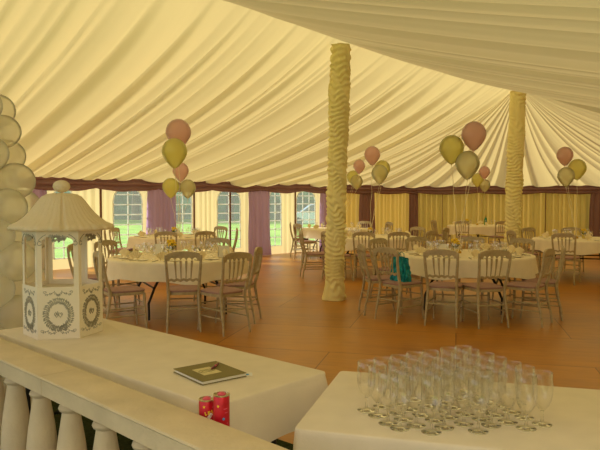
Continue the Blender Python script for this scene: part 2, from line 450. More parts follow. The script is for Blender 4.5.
fs = [(i*nv+j, i*nv+j+1, (i+1)*nv+j+1, (i+1)*nv+j) for i in range(len(rows)-1) for j in range(NT)]
struct(MB().add(vs, fs).build('ceiling', 'lining', angle=180))

# ------- side poles, curtains, valance
def pole_at(px, name_label, off=.10):
    s = wall_px(px); p = A0 + WD*s + WN*off
    o = MB().tube([(0, 0, 0), (0, 0, EAVE-.02)], .026, 10).build('side_pole', 'brown_pole', loc=(p.x, p.y, 0))
    tag(o, name_label, 'pole', 'brown side poles along the window wall')
pole_at(99, 'slim brown side pole between the two windows nearest the white wishing well')
pole_at(192, 'slim brown side pole at the right edge of the window under the small balloons')
pole_at(228, 'slim brown side pole standing in front of the middle of an arched window')
pole_at(293, 'slim brown side pole between the two windows left of the nearer draped pole')

def curtain(c, d, n, width, label, mat, k, top=1.80, flare=1.12, tie=0, bright=0):
    """pleated drape hanging from the valance to the floor"""
    us = frange(-.5, .5, max(24, int(width/.018))); zs = frange(0, 1, 12); mb = MB()
    def fn(u, t):
        z = t*top + .005
        wd = width*lerp(flare, 1, t**.8)
        o = (.035*sin(u*width*2*pi/.15 + 2*noise1(u*6, k)) + .02*noise1(u*9+t*.6, k+1))*lerp(1.1, .7, t)
        q = c + d*(u*wd + .02*noise1(t*3+u*2, k)) + n*(o+.02)
        return (q.x-c.x, q.y-c.y, z)
    mb.grid(fn, us, zs)
    o = mb.build('curtain', mat, angle=180, loc=(c.x, c.y, 0)); return tag(o, label, 'curtain', 'mauve curtains around the marquee wall')
def curtain_px(a, b, label, mat, k):
    sa, sb = wall_px(a), wall_px(b); c = A0 + WD*(sa+sb)/2 + WN*.17
    curtain(c, WD, WN, (sb-sa)*.96, label, mat, k)
curtain_px(28, 44, 'mauve curtain at the far left behind the wishing well roof', 'lit_violet', 11)
curtain_px(143, 172, 'wide mauve curtain beside the window behind the left near table', 'lit_violet', 12)
curtain_px(245, 266, 'lilac mauve curtain reaching the floor right of the left near table', 'lit_violet', 13)
curtain_px(316, 327, 'narrow mauve curtain by the last window, left of the nearer draped pole', 'lit_violet', 14)
curtain_px(355, 370, 'dark mauve curtain just right of the nearer draped pole', 'purple', 15)
curtain_px(404, 414.5, 'dark mauve curtain in the far corner of the marquee', 'purple', 16)
bd = (C2-C1).normalized(); bn = Vector((bd.y, -bd.x))
c = C1 + bd*((C2-C1).length-.25) + bn*.2
curtain(c, bd, bn, 1.0, 'wide dark mauve curtain at the right edge of the back wall', 'purple', 17)
sd = (C2-C1).normalized()
for px, lb in ((442, 'thin brown tube as side pole shadow behind the yellow back lining, left part'), (545, 'thin brown tube as side pole shadow behind the yellow back lining, right part')):  # tubes drawn in place of the poles' shadow lines on the lining
    k = (px-300)/630; tt = (C1.y - sd.y/sd.x*C1.x)/(1 - 0) ; X = k*(C1.y - sd.y/sd.x*C1.x)/(1 - k*sd.y/sd.x); p = Vector((X, X/k)) + bn*.06
    tag(MB().tube([(0, 0, 0), (0, 0, EAVE-.02)], .014, 8).build('side_pole', 'brown_pole', loc=(p.x, p.y, 0)), lb.replace('behind', 'against'), 'pole', 'side pole shadow lines on the back wall')

def valance(P, Q, label, k, per=1.55, ph=0):
    d = Q-P; Lw = d.length; d.normalize(); n = Vector((d.y, -d.x)); mb = MB()
    us = frange(0, Lw, int(Lw/.05)); js = frange(0, 1, 16)
    def fn(s, t):
        q = ((s+ph)/per) % 1; sc = sin(pi*q)                 # swag between gathers
        drop = .235 + .06*sc**.7 + .012*noise1(s*3, k)
        z = EAVE + .015 - t*drop
        puff = .05 + .035*sin(t*pi*5 + .8*sc + .5*noise1(s*1.5, k)) + .03*sin(pi*t) + .012*noise1(s*6+t*3, k)
        puff *= lerp(.55, 1, min(1, sc*3))
        if t == 1: puff = .02
        p = P + d*s + n*(.16+puff); return (p.x, p.y, z)
    mb.grid(fn, us, js); o = mb.build('valance', 'purple', angle=180)
    return tag(o, label, 'valance', 'swagged mauve valances at the eaves')
valance(A0, C1, 'long swagged mauve valance above the windows and the left wall', 1)
valance(C1+bd*.15, C2, 'swagged mauve valance above the plain yellow back wall', 2, 2.1)
valance(C2, C3, 'short swagged mauve valance at the far right corner', 3, 2.0)

# ------- king poles in ruched sleeves
def draped_pole(base, lean, h, r, label, k):
    root = empty('draped_pole', (base.x, base.y, 0)); tag(root, label, 'pole', 'ruched king poles')
    MB().tube([(0, 0, 0), (lean[0], lean[1], h-.03)], .06, 12).build('pole', 'brown_pole', root)
    def fn(q, t):
        z = t*h + .005
        g = abs(((q*2.5/(2*pi)*1.2 + .10*noise1(t*4, k)) % 1)*2-1)    # 1 at gather seams, 0 between
        phase = z/.075 - .75*(1-g)**1.5 + 1.3*noise1(z*3.1, k) + .55*noise1(z*7+cos(q)*2, k+3) + .5*noise1(z*2+sin(q)*1.5, k+5)
        am = .013*(1+.9*noise1(z*6+q, k+2))
        rr = r*(1 + .05*noise1(z*2.7, k+4)) + am*sin(2*pi*phase)*(1-.55*g**3) - .020*g**6 + .010*noise1(z*9+cos(q)*3, k+7)
        if z < .28: rr += .030*(1-z/.28)
        return (lean[0]*z/h + rr*cos(q), lean[1]*z/h + rr*sin(q), z)
    MB().grid(fn, frange(0, 2*pi, 72), frange(0, 1, int(h/.016))).build('fabric_sleeve', 'sleeve', root, angle=180)
draped_pole(Vector((.52, 9.55)), (.10, .05), 3.84, .152, 'nearer tall pole wrapped in ruched cream fabric', 1)
draped_pole(Vector((4.55, 13.55)), (.12, .03), 3.84, .168, 'farther tall ruched cream pole behind the right near table', 2)

# ------- outdoors
def tree(x, y, h, r, mat, label, k):
    root = empty('tree', (x, y, -.06)); tag(root, label, 'tree', 'trees across the lawn')
    MB().tube([(0, 0, 0), (.1, 0, h*.3), (0, .1, h*.6)], [.35, .28, .15], 8).build('trunk', 'trunk', root)
    mb = MB(); rnd = random.Random(k)
    for _ in range(11):
        cx, cy, cz = rnd.uniform(-.6, .6)*r, rnd.uniform(-.6, .6)*r, h*rnd.uniform(.25, .85); rr = r*rnd.uniform(.35, .6)
        n, m = 14, 9; vs = []; fs = []
        for j in range(m+1):
            for i in range(n):
                a = 2*pi*i/n; b = pi*j/m - pi/2; q = rr*(1+.28*(hashn(i*7+j*13, k+_)-.5))
                vs.append((cx+q*cos(b)*cos(a), cy+q*cos(b)*sin(a), max(.2, cz+q*sin(b))))
        for j in range(m):
            for i in range(n): fs.append((j*n+i, j*n+(i+1) % n, (j+1)*n+(i+1) % n, (j+1)*n+i))
        mb.add(vs, fs)
    mb.build('foliage', mat, root)
tl = ['far left behind the balloon column', 'behind the wishing well', 'through the window right of the wishing well', 'right of the window behind the left table',
      'through the window under the small balloons', 'through the window with the pole across it', 'left of the narrow window by the lilac curtain', 'through the narrow window by the lilac curtain',
      'through the last window before the draped pole', 'right of the parked car']
for i in range(10):
    X = -29 + i*3.9
    tree(X, 50+1.5*sin(i*2.1), 9+2*hashn(i), 2.9, ('crown', 'crown_dark')[i % 2], 'hazy green tree across the lawn, ' + tl[i], i)
hg = MB(); rnd_ = random.Random(8)
def hedgef(u, t):
    x = -42 + u*64; b = .9*noise1(x*.35+t*2, 3) + .6*noise1(x*1.3+t*9, 4)
    return (x, 56 + 1.6*cos(t*pi)*-1 + b, -.06 + (7.2+1.4*noise1(x*.22, 6)+.7*noise1(x*.9, 7))*sin(t*pi)**.7)
hg.grid(hedgef, frange(0, 1, 200), frange(0, 1, 16)); tag(hg.build('hedge', 'crown_dark', angle=180), 'long tall green hedge closing off the lawn behind the trees', 'hedge')
car = empty('car', (1.2, 36.5, -.06)); tag(car, 'pale blue-grey car parked on the lawn beyond the last window', 'car')
prof = [(-2.1, .25), (-2.15, .7), (-1.9, .85), (-1.2, .95), (-.6, 1.4), (.8, 1.42), (1.4, 1.0), (2.0, .9), (2.1, .6), (2.1, .25)]
n = len(prof); vs = [(x, -.8, z) for x, z in prof] + [(x, .8, z) for x, z in prof]
bevel(MB().add(vs, [tuple(range(n)), tuple(range(2*n-1, n-1, -1))] + [(i, (i+1) % n + n*0, n+(i+1) % n, n+i)[::-1] for i in range(n)]).build('body', 'car_paint', car), .06)
MB().add([(-1.05, -.815, .98), (1.2, -.815, 1.0), (.72, -.815, 1.34), (-.55, -.815, 1.34)], [(0, 1, 2, 3)]).add([(-1.05, .815, .98), (1.2, .815, 1.0), (.72, .815, 1.34), (-.55, .815, 1.34)], [(3, 2, 1, 0)]).build('side_window', 'car_glass', car)
for x in (-1.35, 1.35):
    for y in (-.75, .75):
        MB().tube([(x, y-.1, .32), (x, y+.1, .32)], .32, 20).build('wheel', 'rubber', car)

# ================================================================== CHAIRS
def make_chair():
    root = empty('banquet_chair')
    def yb(x, z): return -.205 - .085*max(0, z-.45)/.46*1.0 - .02*sin(pi*min(1, max(0, (z-.45)/.46))) + .015*cos(x*pi/.44)
    hw = lambda z: .178 + .028*smooth((z-.4)/.5)
    # backrest: crest board with five round-headed arches cut into its lower edge
    xs = frange(-.215, .215, 60)
    def zt(x): t = abs(x)/.215; return .915 - .030*t**2 - .045*max(0, (t-.80)/.2)**2.2
    def zb(x):
        a = .166; t = (x+a)/(2*a)*5
        if abs(x) > a: return .785 if abs(x) > .19 else .81
        q = (t % 1)*2-1; return .795 + .050*sqrt(max(0, 1-q*q))
    back_o = MB().slab(xs, zb, zt, lambda x, z: yb(x, z), .024).build('backrest', 'limewash', root)
    for i in range(1, 5):
        x = -.166 + .332*i/5
        pts = [(x*lerp(.86, 1, t), yb(x, lerp(.600, .81, t)), lerp(.600, .81, t)) for t in frange(0, 1, 5)]
        MB().tube(pts, [.0065, .0075, .009, .011, .013, .015], 8).build('spindle', 'limewash', back_o)
    xs = frange(-.182, .182, 40)
    MB().slab(xs, lambda x: .575 + .008*cos(x*2*pi/.073), lambda x: .604 + .006*cos(x*2*pi/.073), lambda x, z: yb(x, z), .02).build('lower_rail', 'limewash', back_o)
    for sx in (-1, 1):
        z = [0, .12, .25, .40, .46, .55, .65, .75, .84, .875]
        pts = [(sx*(hw(q) + .018*(1-min(1, q/.4))), (-.275+.07*smooth(q/.42)) if q < .45 else yb(.2, q), q) for q in z]
        MB().tube(pts, [.012, .014, .0165, .019, .0195, .019, .018, .0175, .017, .014], 10).build('rear_leg', 'limewash', root)
        MB().tube([(sx*.195, .215, 0), (sx*.188, .20, .15), (sx*.183, .19, .30), (sx*.180, .185, .43)], [.011, .0135, .0165, .018], 10).build('front_leg', 'limewash', root)
    def seat_out(g, n=40):
        out = []
        for i in range(n):
            a = 2*pi*i/n; cx, sy = cos(a), sin(a); e = .42
            x = (.205+g)*math.copysign(abs(cx)**e, cx); y = (.21+g)*math.copysign(abs(sy)**e, sy)
            if y < 0: x *= .93
            out.append((x, y))
        return out
    MB().prism(seat_out(0), .415, .447).build('seat_frame', 'limewash', root)
    mb = MB(); rings = [(-.004, .447), (.004, .455), (.002, .468), (-.03, .480), (-.10, .486)]; vs = []; n = 40
    for g, z in rings: vs += [(x, y, z) for x, y in seat_out(g)]
    fs = [(j*n+i, j*n+(i+1) % n, (j+1)*n+(i+1) % n, (j+1)*n+i) for j in range(4) for i in range(n)] + [tuple(4*n+i for i in range(n)), tuple(range(n-1, -1, -1))]
    mb.add(vs, fs).build('seat_pad', 'pad', root, angle=60)
    for (p, q) in (((-.186, .20, .18), (-.188, -.235, .18)), ((.186, .20, .18), (.188, -.235, .18)), ((-.184, .195, .27), (-.184, -.225, .27)), ((.184, .195, .27), (.184, -.225, .27)),
                   ((-.184, .196, .225), (.184, .196, .225)), ((-.182, .191, .315), (.182, .191, .315)), ((-.184, -.225, .26), (.184, -.225, .26))):
        MB().tube([p, q], .0085, 7).build('stretcher', 'limewash', root)
    return root

T = {  # round tables: plan position of the centre
 'B': (-1.63, 8.45), 'C': (-2.68, 13.3), 'A': (2.33, 8.8), 'F': (1.57, 13.1), 'E': (.94, 17.0), 'G': (5.55, 12.4), 'H': (5.45, 19.3)}
TN = {'B': 'left near round table', 'C': 'second left round table', 'A': 'right near round table', 'F': 'middle round table',
      'E': 'far middle round table', 'G': 'right edge round table', 'H': 'farthest right round table'}
# table, x, y, direction the sitter faces (degrees), label
def at(k, ang, rad, turn=0): a = R(ang); return (k, T[k][0]+rad*cos(a), T[k][1]+rad*sin(a), ang+180+turn)
chairs = [
 ('B', -1.375, 7.40, 101) + ('front middle chair of the left near table, back to the camera',),
 ('B', -.90, 7.25, 134, 'slanted chair at the front right of the left near table'),
 ('B', -.80, 7.86, 172, 'edge-on chair at the right end of the left near table'),
 at('B', 76, 1.14) + ('pale chair on the window side of the left near table, right half',),
 at('B', 147, 1.18) + ('chair on the window side of the left near table, right of the wishing well',),
 at('B', 176, 1.16) + ('chair at the left end of the left near table, half behind the wishing well',),
 ('B', -2.06, 7.33, 32, 'chair at the front left of the left near table, beside the wishing well'),
 ('C', -2.55, 12.15, 94, 'small chair back showing behind the yellow flowers of the left near table'),
 ('C', -1.95, 12.25, 120, 'small chair back at the front right of the second left table'),
 at('C', -164, 1.10) + ('front one of two overlapping chairs at the left end of the second left table',),
 at('C', 166, 1.10) + ('rear one of two overlapping chairs at the left end of the second left table',),
 at('C', 8, 1.06) + ('chair at the right end of the second left table, by the window with the pole',),
 at('C', 52, 1.12) + ('chair on the window side of the second left table, right half',),
 ('A', 1.79, 7.72, 66, 'left one of the pair before the right near table, back to the camera'),
 ('A', 2.23, 7.64, 101, 'right one of the pair before the right near table, back to the camera'),
 ('A', 2.77, 7.73, 142, 'slanted chair at the front right corner of the right near table'),
 ('A', 3.09, 8.11, 160, 'chair behind the slanted one at the right end of the right near table'),
 at('A', -142, 1.32) + ('chair with the shiny teal bag on it at the right near table',),
 ('A', 1.10, 8.42, 6, 'side-on chair pulled out left of the one with the teal bag'),
 ('A', 1.40, 9.52, -48, 'far left chair of the right near table, behind the teal bag'),
 at('A', 108, 1.14) + ('pale low chair back, left one on the far side of the right near table',),
 at('A', 72, 1.14) + ('pale low chair back, middle one on the far side of the right near table',),
 at('A', 40, 1.16) + ('far right chair of the right near table, below the farther draped pole',),
 ('F', 1.24, 12.02, 80, 'chair just right of the nearer draped pole, back to the camera'),
 ('F', 1.80, 12.00, 98, 'chair back above the teal bag, right of the nearer draped pole'),
 ('F', 2.36, 12.42, 135, 'slanted chair at the right end of the table right of the nearer draped pole'),
 at('F', 42, 1.14) + ('whitish chair on the far side of the table right of the nearer draped pole',),
 ('E', .18, 16.1, 30, 'front one of two overlapping far chairs against the last window'),
 ('E', .02, 17.1, 0, 'rear one of two overlapping far chairs against the last window'),
 ('E', 1.72, 17.9, 240, 'far chair in front of the dark curtain right of the nearer draped pole'),
 ('E', 2.20, 17.3, 200, 'far chair showing only its top right of the middle yellow flowers'),
 ('G', 4.87, 11.46, 55, 'chair of the table at the right edge, back to the camera'),
 at('G', 184, 1.14) + ('chair at the left end of the table at the right edge',),
 ('G', 5.08, 13.38, -62) + ('far left chair of the table at the right edge, just its top showing',),
 at('G', 74, 1.16) + ('far side chair of the table at the right edge, below the dark curtain',),
 ('H', 4.80, 18.35, 60, 'chair in front of the farthest table, left of the green bottle'),
 at('H', 190, 1.14) + ('pale chair at the left end of the farthest table',),
 ('H', 5.72, 18.25, 100, 'chair in front of the farthest table, right of the green bottle'),
]
own = [
 (.30, 12.35, 8, 'chair standing side on, just left of the nearer draped pole'),
 (.74, 12.00, 15, 'chair half hidden behind the left side of the nearer draped pole'),
 (2.90, 13.7, 150, 'lone small chair seen from the side, left of the farthest table'),
]
chair0 = make_chair(); chair0.scale = (.96, 1, 1.015); first = True
for tk, x, y, f, lab in chairs:
    o = chair0 if first else copy_tree(chair0); first = False
    o.location = (x, y, 0); o.rotation_euler = (0, 0, R(f-90))          # +Y of the chair is where the sitter faces
    tag(o, lab.replace('chair', 'limewashed chair', 1) if len(lab.split()) < 16 else lab, 'chair', 'chairs of the ' + TN[tk])
for x, y, f, lab in own:
    o = copy_tree(chair0); o.location = (x, y, 0); o.rotation_euler = (0, 0, R(f-90)); tag(o, 'limewashed ' + lab, 'chair', 'chairs standing away from the tables')

# ================================================================== ROUND TABLES
TR, TZ = .90, .76
def make_table():
    root = empty('round_table')
    MB().lathe([(0, .725), (TR-.02, .725), (TR-.01, .735), (TR-.02, .752), (0, .752)], 48).build('tabletop', 'ply', root)
    for sx in (-1, 1):
        for sy in (-1, 1):
            pts = [(sx*.30, sy*.36, .725), (sx*.33, sy*.38, .55), (sx*.42, sy*.42, .40), (sx*.50, sy*.46, .22), (sx*.50, sy*.48, .012)]
            MB().tube(pts, .016, 8).build('leg', 'black_metal', root)
        MB().tube([(sx*.42, -.42, .40), (sx*.42, .42, .40)], .012, 8).build('cross_bar', 'black_metal', root)
    return root
def make_cloth(k):
    n = 96; mb = MB(); vs = []
    rings = [(0, TZ), (TR*.5, TZ), (TR*.9, TZ), (TR-.01, TZ), (TR+.012, TZ-.008)] 
    for r, z in rings:
        for i in range(n): a = 2*pi*i/n; vs.append((r*cos(a), r*sin(a), z))
    for t in frange(.08, 1, 9):
        for i in range(n):
            a = 2*pi*i/n; w_ = (.55*sin(a*9+k) + .45*sin(a*14+2*k+1.3*sin(a*2)))
            drop = .235 + .022*sin(a*4+k*1.7) + .01*sin(a*9+k)
            rr = TR + .015 + t*(.020 + .030*w_)
            vs.append((rr*cos(a), rr*sin(a), TZ-.008-t*drop))
    m = len(rings)+10
    fs = [(j*n+i, j*n+(i+1) % n, (j+1)*n+(i+1) % n, (j+1)*n+i) for j in range(m-1) for i in range(n)]
    return mb.add(vs, fs).build('tablecloth', 'cloth', angle=60)
tab0 = make_table(); cl0 = None
for i, (k, (x, y)) in enumerate(T.items()):
    t_ = tab0 if i == 0 else copy_tree(tab0)
    t_.location = (x, y, 0); t_.rotation_euler = (0, 0, R((25, 70, -20, 40, 10, 75, 30)[i]))
    tag(t_, 'folding table with black legs under the cloth of the ' + TN[k].replace('round table', 'table'), 'table', 'folding round tables')
    c = make_cloth(i*1.3); c.location = (x, y, 0); tag(c, 'cream cloth with short wavy drop on the ' + TN[k], 'tablecloth', 'cream round tablecloths')

# ---- things on the tables
def wine_profile(s=1.0):
    out = [(.0, .0), (.032, .0), (.033, .0008), (.031, .0020), (.018, .0042), (.008, .0075), (.0045, .013), (.0038, .024), (.0040, .038), (.0062, .047), (.014, .055),
           (.0235, .068), (.0305, .086), (.0342, .108), (.0350, .130), (.0338, .155), (.0325, .180)]
    inn = [(.0315, .180), (.0328, .155), (.0340, .130), (.0331, .108), (.0294, .086), (.0222, .069), (.012, .058), (.004, .052), (0, .051)]
    return [(r*s, z*s) for r, z in out+inn]
sg0 = MB().lathe(wine_profile(.95), 14).build('table_glass', 'bowl_glass', loc=(0, 0, -5))
pl0 = MB().lathe([(0, .004), (.05, .004), (.055, .008), (.078, .014), (.080, .016), (.077, .0165), (.054, .011), (0, .008)], 24).build('side_plate', 'china', loc=(0, 0, -5))
def napkin_mesh():
    mb = MB(); n = 15
    def fn(u, t):
        a = (u-.5)*2.2; r = .018 + .088*t; z = .004+.115*t*(1-.28*abs(u-.5)*2); y = .010*(1 if int(round(u*14)) % 2 else -1)*(.3+t)
        return (r*sin(a), y, z*cos(a*.55))
    mb.grid(fn, frange(0, 1, 14), frange(0, 1, 4)); mb.lathe([(0, 0), (.034, 0), (.034, .008), (.02, .02), (.012, .03), (0, .03)], 12); return mb.build('napkin', 'napkin', loc=(0, 0, -5), angle=30)
nk0 = napkin_mesh()
kn0 = MB().box((0, -.045, .004), (.014, .09, .006)).box((0, .055, .0035), (.018, .11, .003), 0).build('knife', 'steel', loc=(0, 0, -5))
fk = MB().box((0, -.04, .004), (.012, .12, .004)).box((0, .03, .004), (.022, .03, .003))
for q in (-1, 0, 1): fk.box((q*.008, .07, .004), (.004, .06, .003))
fk0 = fk.build('fork', 'steel', loc=(0, 0, -5))
used = set()
def place(proto, x, y, z, rz, label, cat, group):
    if proto.name not in used: o = proto; used.add(proto.name)
    else: o = proto.copy(); C.objects.link(o)
    o.location = (x, y, z); o.rotation_euler = (0, 0, rz); return tag(o, label, cat, group)
ZT = TZ + .001
for k, seats, full in (('B', 10, 2), ('A', 10, 2), ('C', 9, 1), ('F', 9, 1), ('G', 9, 1), ('E', 7, 0), ('H', 7, 0)):
    cx, cy = T[k]; tn = TN[k]
    for i in range(seats):
        a = 2*pi*i/seats + .2 + .1*hashn(i, 7); rot = a + pi/2
        def pos(r, t): return cx + r*cos(a) - t*sin(a), cy + r*sin(a) + t*cos(a)
        x, y = pos(.70, 0); place(nk0, x, y, ZT, rot + hashn(i, 2), 'cream folded napkin standing on the ' + tn, 'napkin', 'napkins on the ' + tn)
        for r, t in ((.50, .06), (.53, -.035), (.44, .0))[:3 if full == 2 else (2 if full else 1)]:
            x, y = pos(r, t + .02*hashn(i, 4)); place(sg0, x, y, ZT, 0, 'clear stemmed glass at a place setting on the ' + tn, 'glass', 'glasses on the ' + tn)
        if full:
            x, y = pos(.72, .16); place(pl0, x, y, ZT-.003, 0, 'white side plate on the ' + tn, 'plate', 'side plates on the ' + tn)
        if full == 2:
            x, y = pos(.74, -.075); place(kn0, x, y, ZT-.0005, rot+pi, 'steel knife at a place setting on the ' + tn, 'knife', 'knives on the ' + tn)
            x, y = pos(.74, .065); place(fk0, x, y, ZT-.0005, rot+pi, 'steel fork at a place setting on the ' + tn, 'fork', 'forks on the ' + tn)
def flowers(k, dx, dy, s=1):
    cx, cy = T[k]; root = empty('flower_pot', (cx+dx, cy+dy, ZT)); tag(root, 'small pot of yellow flowers in the middle of the ' + TN[k], 'flowers', 'table centrepieces')
    MB().lathe([(0, 0), (.035*s, 0), (.045*s, .07*s), (.048*s, .075*s), (.043*s, .075*s), (.0, .07*s)], 16).build('pot', 'pot', root)
    mb = MB(); lf = MB(); rnd = random.Random(3)
    for i in range(16):
        a = rnd.uniform(0, 2*pi); r = rnd.uniform(0, .05)*s; z = rnd.uniform(.11, .19)*s; x, y = r*cos(a), r*sin(a); q = .018*s
        vs = []; fs = []
        for j in range(7):
            for i2 in range(10):
                b = pi*j/6-pi/2; c_ = 2*pi*i2/10; w_ = q*(1+.22*cos(5*c_)); vs.append((x+w_*cos(b)*cos(c_), y+w_*cos(b)*sin(c_), z+q*.7*sin(b)))
        for j in range(6):
            for i2 in range(10): fs.append((j*10+i2, j*10+(i2+1) % 10, (j+1)*10+(i2+1) % 10, (j+1)*10+i2))
        mb.add(vs, fs); lf.tube([(x*.5, y*.5, .07*s), (x, y, z)], .0025*s, 5)
        b = a+.7; lf.add([(x*.6, y*.6, .08*s), (x*.6+.03*s*cos(b), y*.6+.03*s*sin(b), .10*s), (x*.6+.05*s*cos(b+.3), y*.6+.05*s*sin(b+.3), .13*s), (x*.6+.02*s*cos(b+.8), y*.6+.02*s*sin(b+.8), .11*s)], [(0, 1, 2, 3)])
    mb.build('blossoms', 'flower', root); lf.build('stems', 'leaf', root)
flowers('B', -.10, .0, 1.15); flowers('A', -.18, -.1, 1.15); flowers('C', .02, 0); flowers('F', -.12, -.1); flowers('G', .05, 0); flowers('E', .1, 0); flowers('H', -.3, .1)
# green bottle, menu cards, black pouch
x, y = T['H'][0]+.27, T['H'][1]+.1
b = empty('bottle', (x, y, ZT)); tag(b, 'green glass bottle standing on the farthest round table', 'bottle')
MB().lathe([(0, 0), (.040, 0), (.042, .01), (.042, .17), (.035, .20), (.015, .24), (.0135, .285), (.016, .29), (.016, .30), (0, .30)], 18).build('bottle_body', 'green_glass', b)
MB().lathe([(.0165, .27), (.0175, .30), (.015, .315), (0, .315)], 12).build('cap', 'gold', b)
def menu(k, dx, dy, rz, lab):
    cx, cy = T[k]; mb = MB()
    mb.add([(-.075, -.035, 0), (.075, -.035, 0), (.075, 0, .15), (-.075, 0, .15), (-.075, .035, 0), (.075, .035, 0)], [(0, 1, 2, 3), (3, 2, 5, 4)])
    o = mb.build('menu_card', 'page', smooth=False, loc=(cx+dx, cy+dy, ZT), rz=rz); s_ = o.modifiers.new('thick', 'SOLIDIFY'); s_.thickness = .0015
    tag(o, lab, 'card', 'folded menu cards')
menu('A', -.36, -.16, .1, 'pale folded card left of the yellow flowers on the right near table')
menu('B', -.30, .15, -.2, 'pale folded card left of the yellow flowers on the left near table')
menu('B', .62, -.12, .5, 'pale folded card at the right end of the left near table')
o = bevel(MB().box((0, 0, .02), (.13, .07, .04)).build('pouch', 'black', loc=(T['A'][0]+.62, T['A'][1]+.30, ZT), rz=.3), .012, 3)
tag(o, 'small black pouch on the right side of the right near table', 'pouch')

# teal bag on the chair
ba = R(-142); bx, by = T['A'][0]+1.32*cos(ba), T['A'][1]+1.32*sin(ba)
bag = empty('gift_bag', (bx, by, .486), ba+pi/2); tag(bag, 'shiny teal bag standing on a chair seat at the right near table', 'bag')
def bagf(u, t):
    a = 2*pi*u; ex = .5; w_ = .13*(1-.12*t); d_ = .075*(1-.55*t**1.5)
    x = w_*math.copysign(abs(cos(a))**ex, cos(a)); y = d_*math.copysign(abs(sin(a))**ex, sin(a))
    cr = .010*sin(7*a+9*t)+.008*sin(11*a-14*t)
    return (x+cr*cos(a) + .02, y+cr*sin(a) - .03 - .02*t, .002 + t*.31 - .02*t*abs(cos(a)))
MB().grid(bagf, frange(0, 1, 48), frange(0, 1, 18)).build('bag_body', 'teal', bag)
MB().prism([(x*.12+.02, y*.07-.03) for x, y in ((-1, -1), (1, -1), (1, 1), (-1, 1))], .0, .012).build('bag_base', 'teal', bag)
for s_ in (-1, 1):
    MB().tube([(.02-.05, -.05+s_*.025, .29), (.02-.04, -.05+s_*.03, .35), (.02, -.05+s_*.03, .37), (.02+.04, -.05+s_*.03, .35), (.02+.05, -.05+s_*.025, .29)], .004, 6).build('handle', 'teal', bag)

# ================================================================== BALLOONS
def balloon_mesh(mb, R_, k=0):
    n, m = 28, 20; vs = []; fs = []
    for j in range(m+1):
        b = pi*j/m; y_ = -cos(b); z = R_*y_*1.08
        r = R_*sin(b)
        if y_ < 0: r *= 1 - .30*(-y_)**1.8; z *= 1 + .22*(-y_)**2
        for i in range(n): a = 2*pi*i/n; vs.append((r*cos(a), r*sin(a), z))
    for j in range(m):
        for i in range(n): fs.append((j*n+i, j*n+(i+1) % n, (j+1)*n+(i+1) % n, (j+1)*n+i))
    mb.add(vs, fs); return -R_*1.08*1.22
def balloon(px, py, d, rpx, color, tie, label, group, dd=0):
    d += dd; r = rpx*d/630; loc = Vector(((px-300)/630*d, d, EYE + (201-py)/630*d))
    mb = MB(); zb = balloon_mesh(mb, r); o = mb.build('balloon', color, loc=loc); tag(o, label, 'balloon', group)
    MB().lathe([(.003, .006), (.006, 0), (.012, -.014), (.010, -.016), (0, -.006)], 10, (0, 0, zb+.004)).build('knot', color, o)
    e = Vector(tie) - loc; s_ = Vector((0, 0, zb-.008)); pts = []
    for q in frange(0, 1, 16):
        p = s_.lerp(e, q); p += Vector((.012*sin(q*17+px), .012*cos(q*13+py), -.03*sin(pi*q)*(1-q)))*(sin(pi*q)); pts.append(p)
    MB().tube(pts, .0035, 5).build('ribbon', 'ribbon', o)
    return o
def bouquet(k, dx, dy, items, zt=None):
    cx, cy = T[k]; x, y = cx+dx, cy+dy; tie = (x, y, ZT+.05)
    wgt = MB().lathe([(0, 0), (.035, 0), (.038, .02), (.02, .04), (.008, .055), (0, .055)], 14).build('balloon_weight', 'gold', loc=(x, y, ZT))
    tag(wgt, 'small gold weight holding the balloon ribbons on the ' + TN[k], 'weight', 'balloon weights')
    for (px, py, d, rp, col, lab) in items: balloon(px, py, d, rp, col, tie, lab, 'balloons of the ' + TN[k])
bouquet('B', .0, .12, [(179, 133, 8.7, 12.6, 'pink', 'big pink balloon topmost in the left bunch'), (175, 152, 8.4, 12.6, 'yellow', 'big yellow balloon overlapping the pink one in the left bunch')])
bouquet('C', .1, .1, [(181, 171, 13.3, 8, 'pink', 'small pink balloon below the big yellow one in the left bunch'), (171, 187, 13.1, 8.4, 'yellow', 'small yellow balloon in front of the valance on the left'),
                      (188, 188, 13.1, 8.0, 'pearl', 'small pale clear balloon right of the small yellow one on the left')])
bouquet('F', -.1, .12, [(372, 155, 13.2, 8.0, 'pink', 'pink balloon topmost in the bunch right of the nearer draped pole'), (379.5, 173.5, 13.0, 8.2, 'pearl', 'pale clear balloon in the bunch right of the nearer draped pole'),
                       (382, 169, 13.5, 8.0, 'yellow', 'yellow balloon mostly behind the pale clear one, right of the nearer draped pole')])
bouquet('E', .1, .1, [(359, 166, 15.0, 6.0, 'pink', 'small pink balloon nearest the nearer draped pole'), (356.5, 181.5, 15.3, 6.2, 'pearl', 'small pale balloon in front of the valance by the nearer draped pole'),
                      (352.5, 177, 15.5, 6.0, 'yellow', 'small yellow balloon half behind the nearer draped pole')])
bouquet('A', -.08, .10, [(473, 135, 9.0, 12.2, 'pink', 'big pink balloon topmost in the bunch left of the farther draped pole'), (451, 148.5, 9.0, 12.2, 'yellow', 'big yellow balloon leftmost in the bunch of the right near table'),
                        (467, 164, 8.75, 12.0, 'pearl', 'big pale clear balloon lowest in the bunch of the right near table')])
bouquet('H', .0, .05, [(484, 172, 17.0, 5.5, 'pink', 'tiny pink balloon just left of the farther draped pole'), (484.5, 185, 17.4, 5.4, 'pearl', 'tiny pale balloon in front of the valance left of the farther draped pole'),
                       (477, 179.5, 17.4, 5.8, 'yellow', 'tiny yellow balloon beside the tiny pink one')])
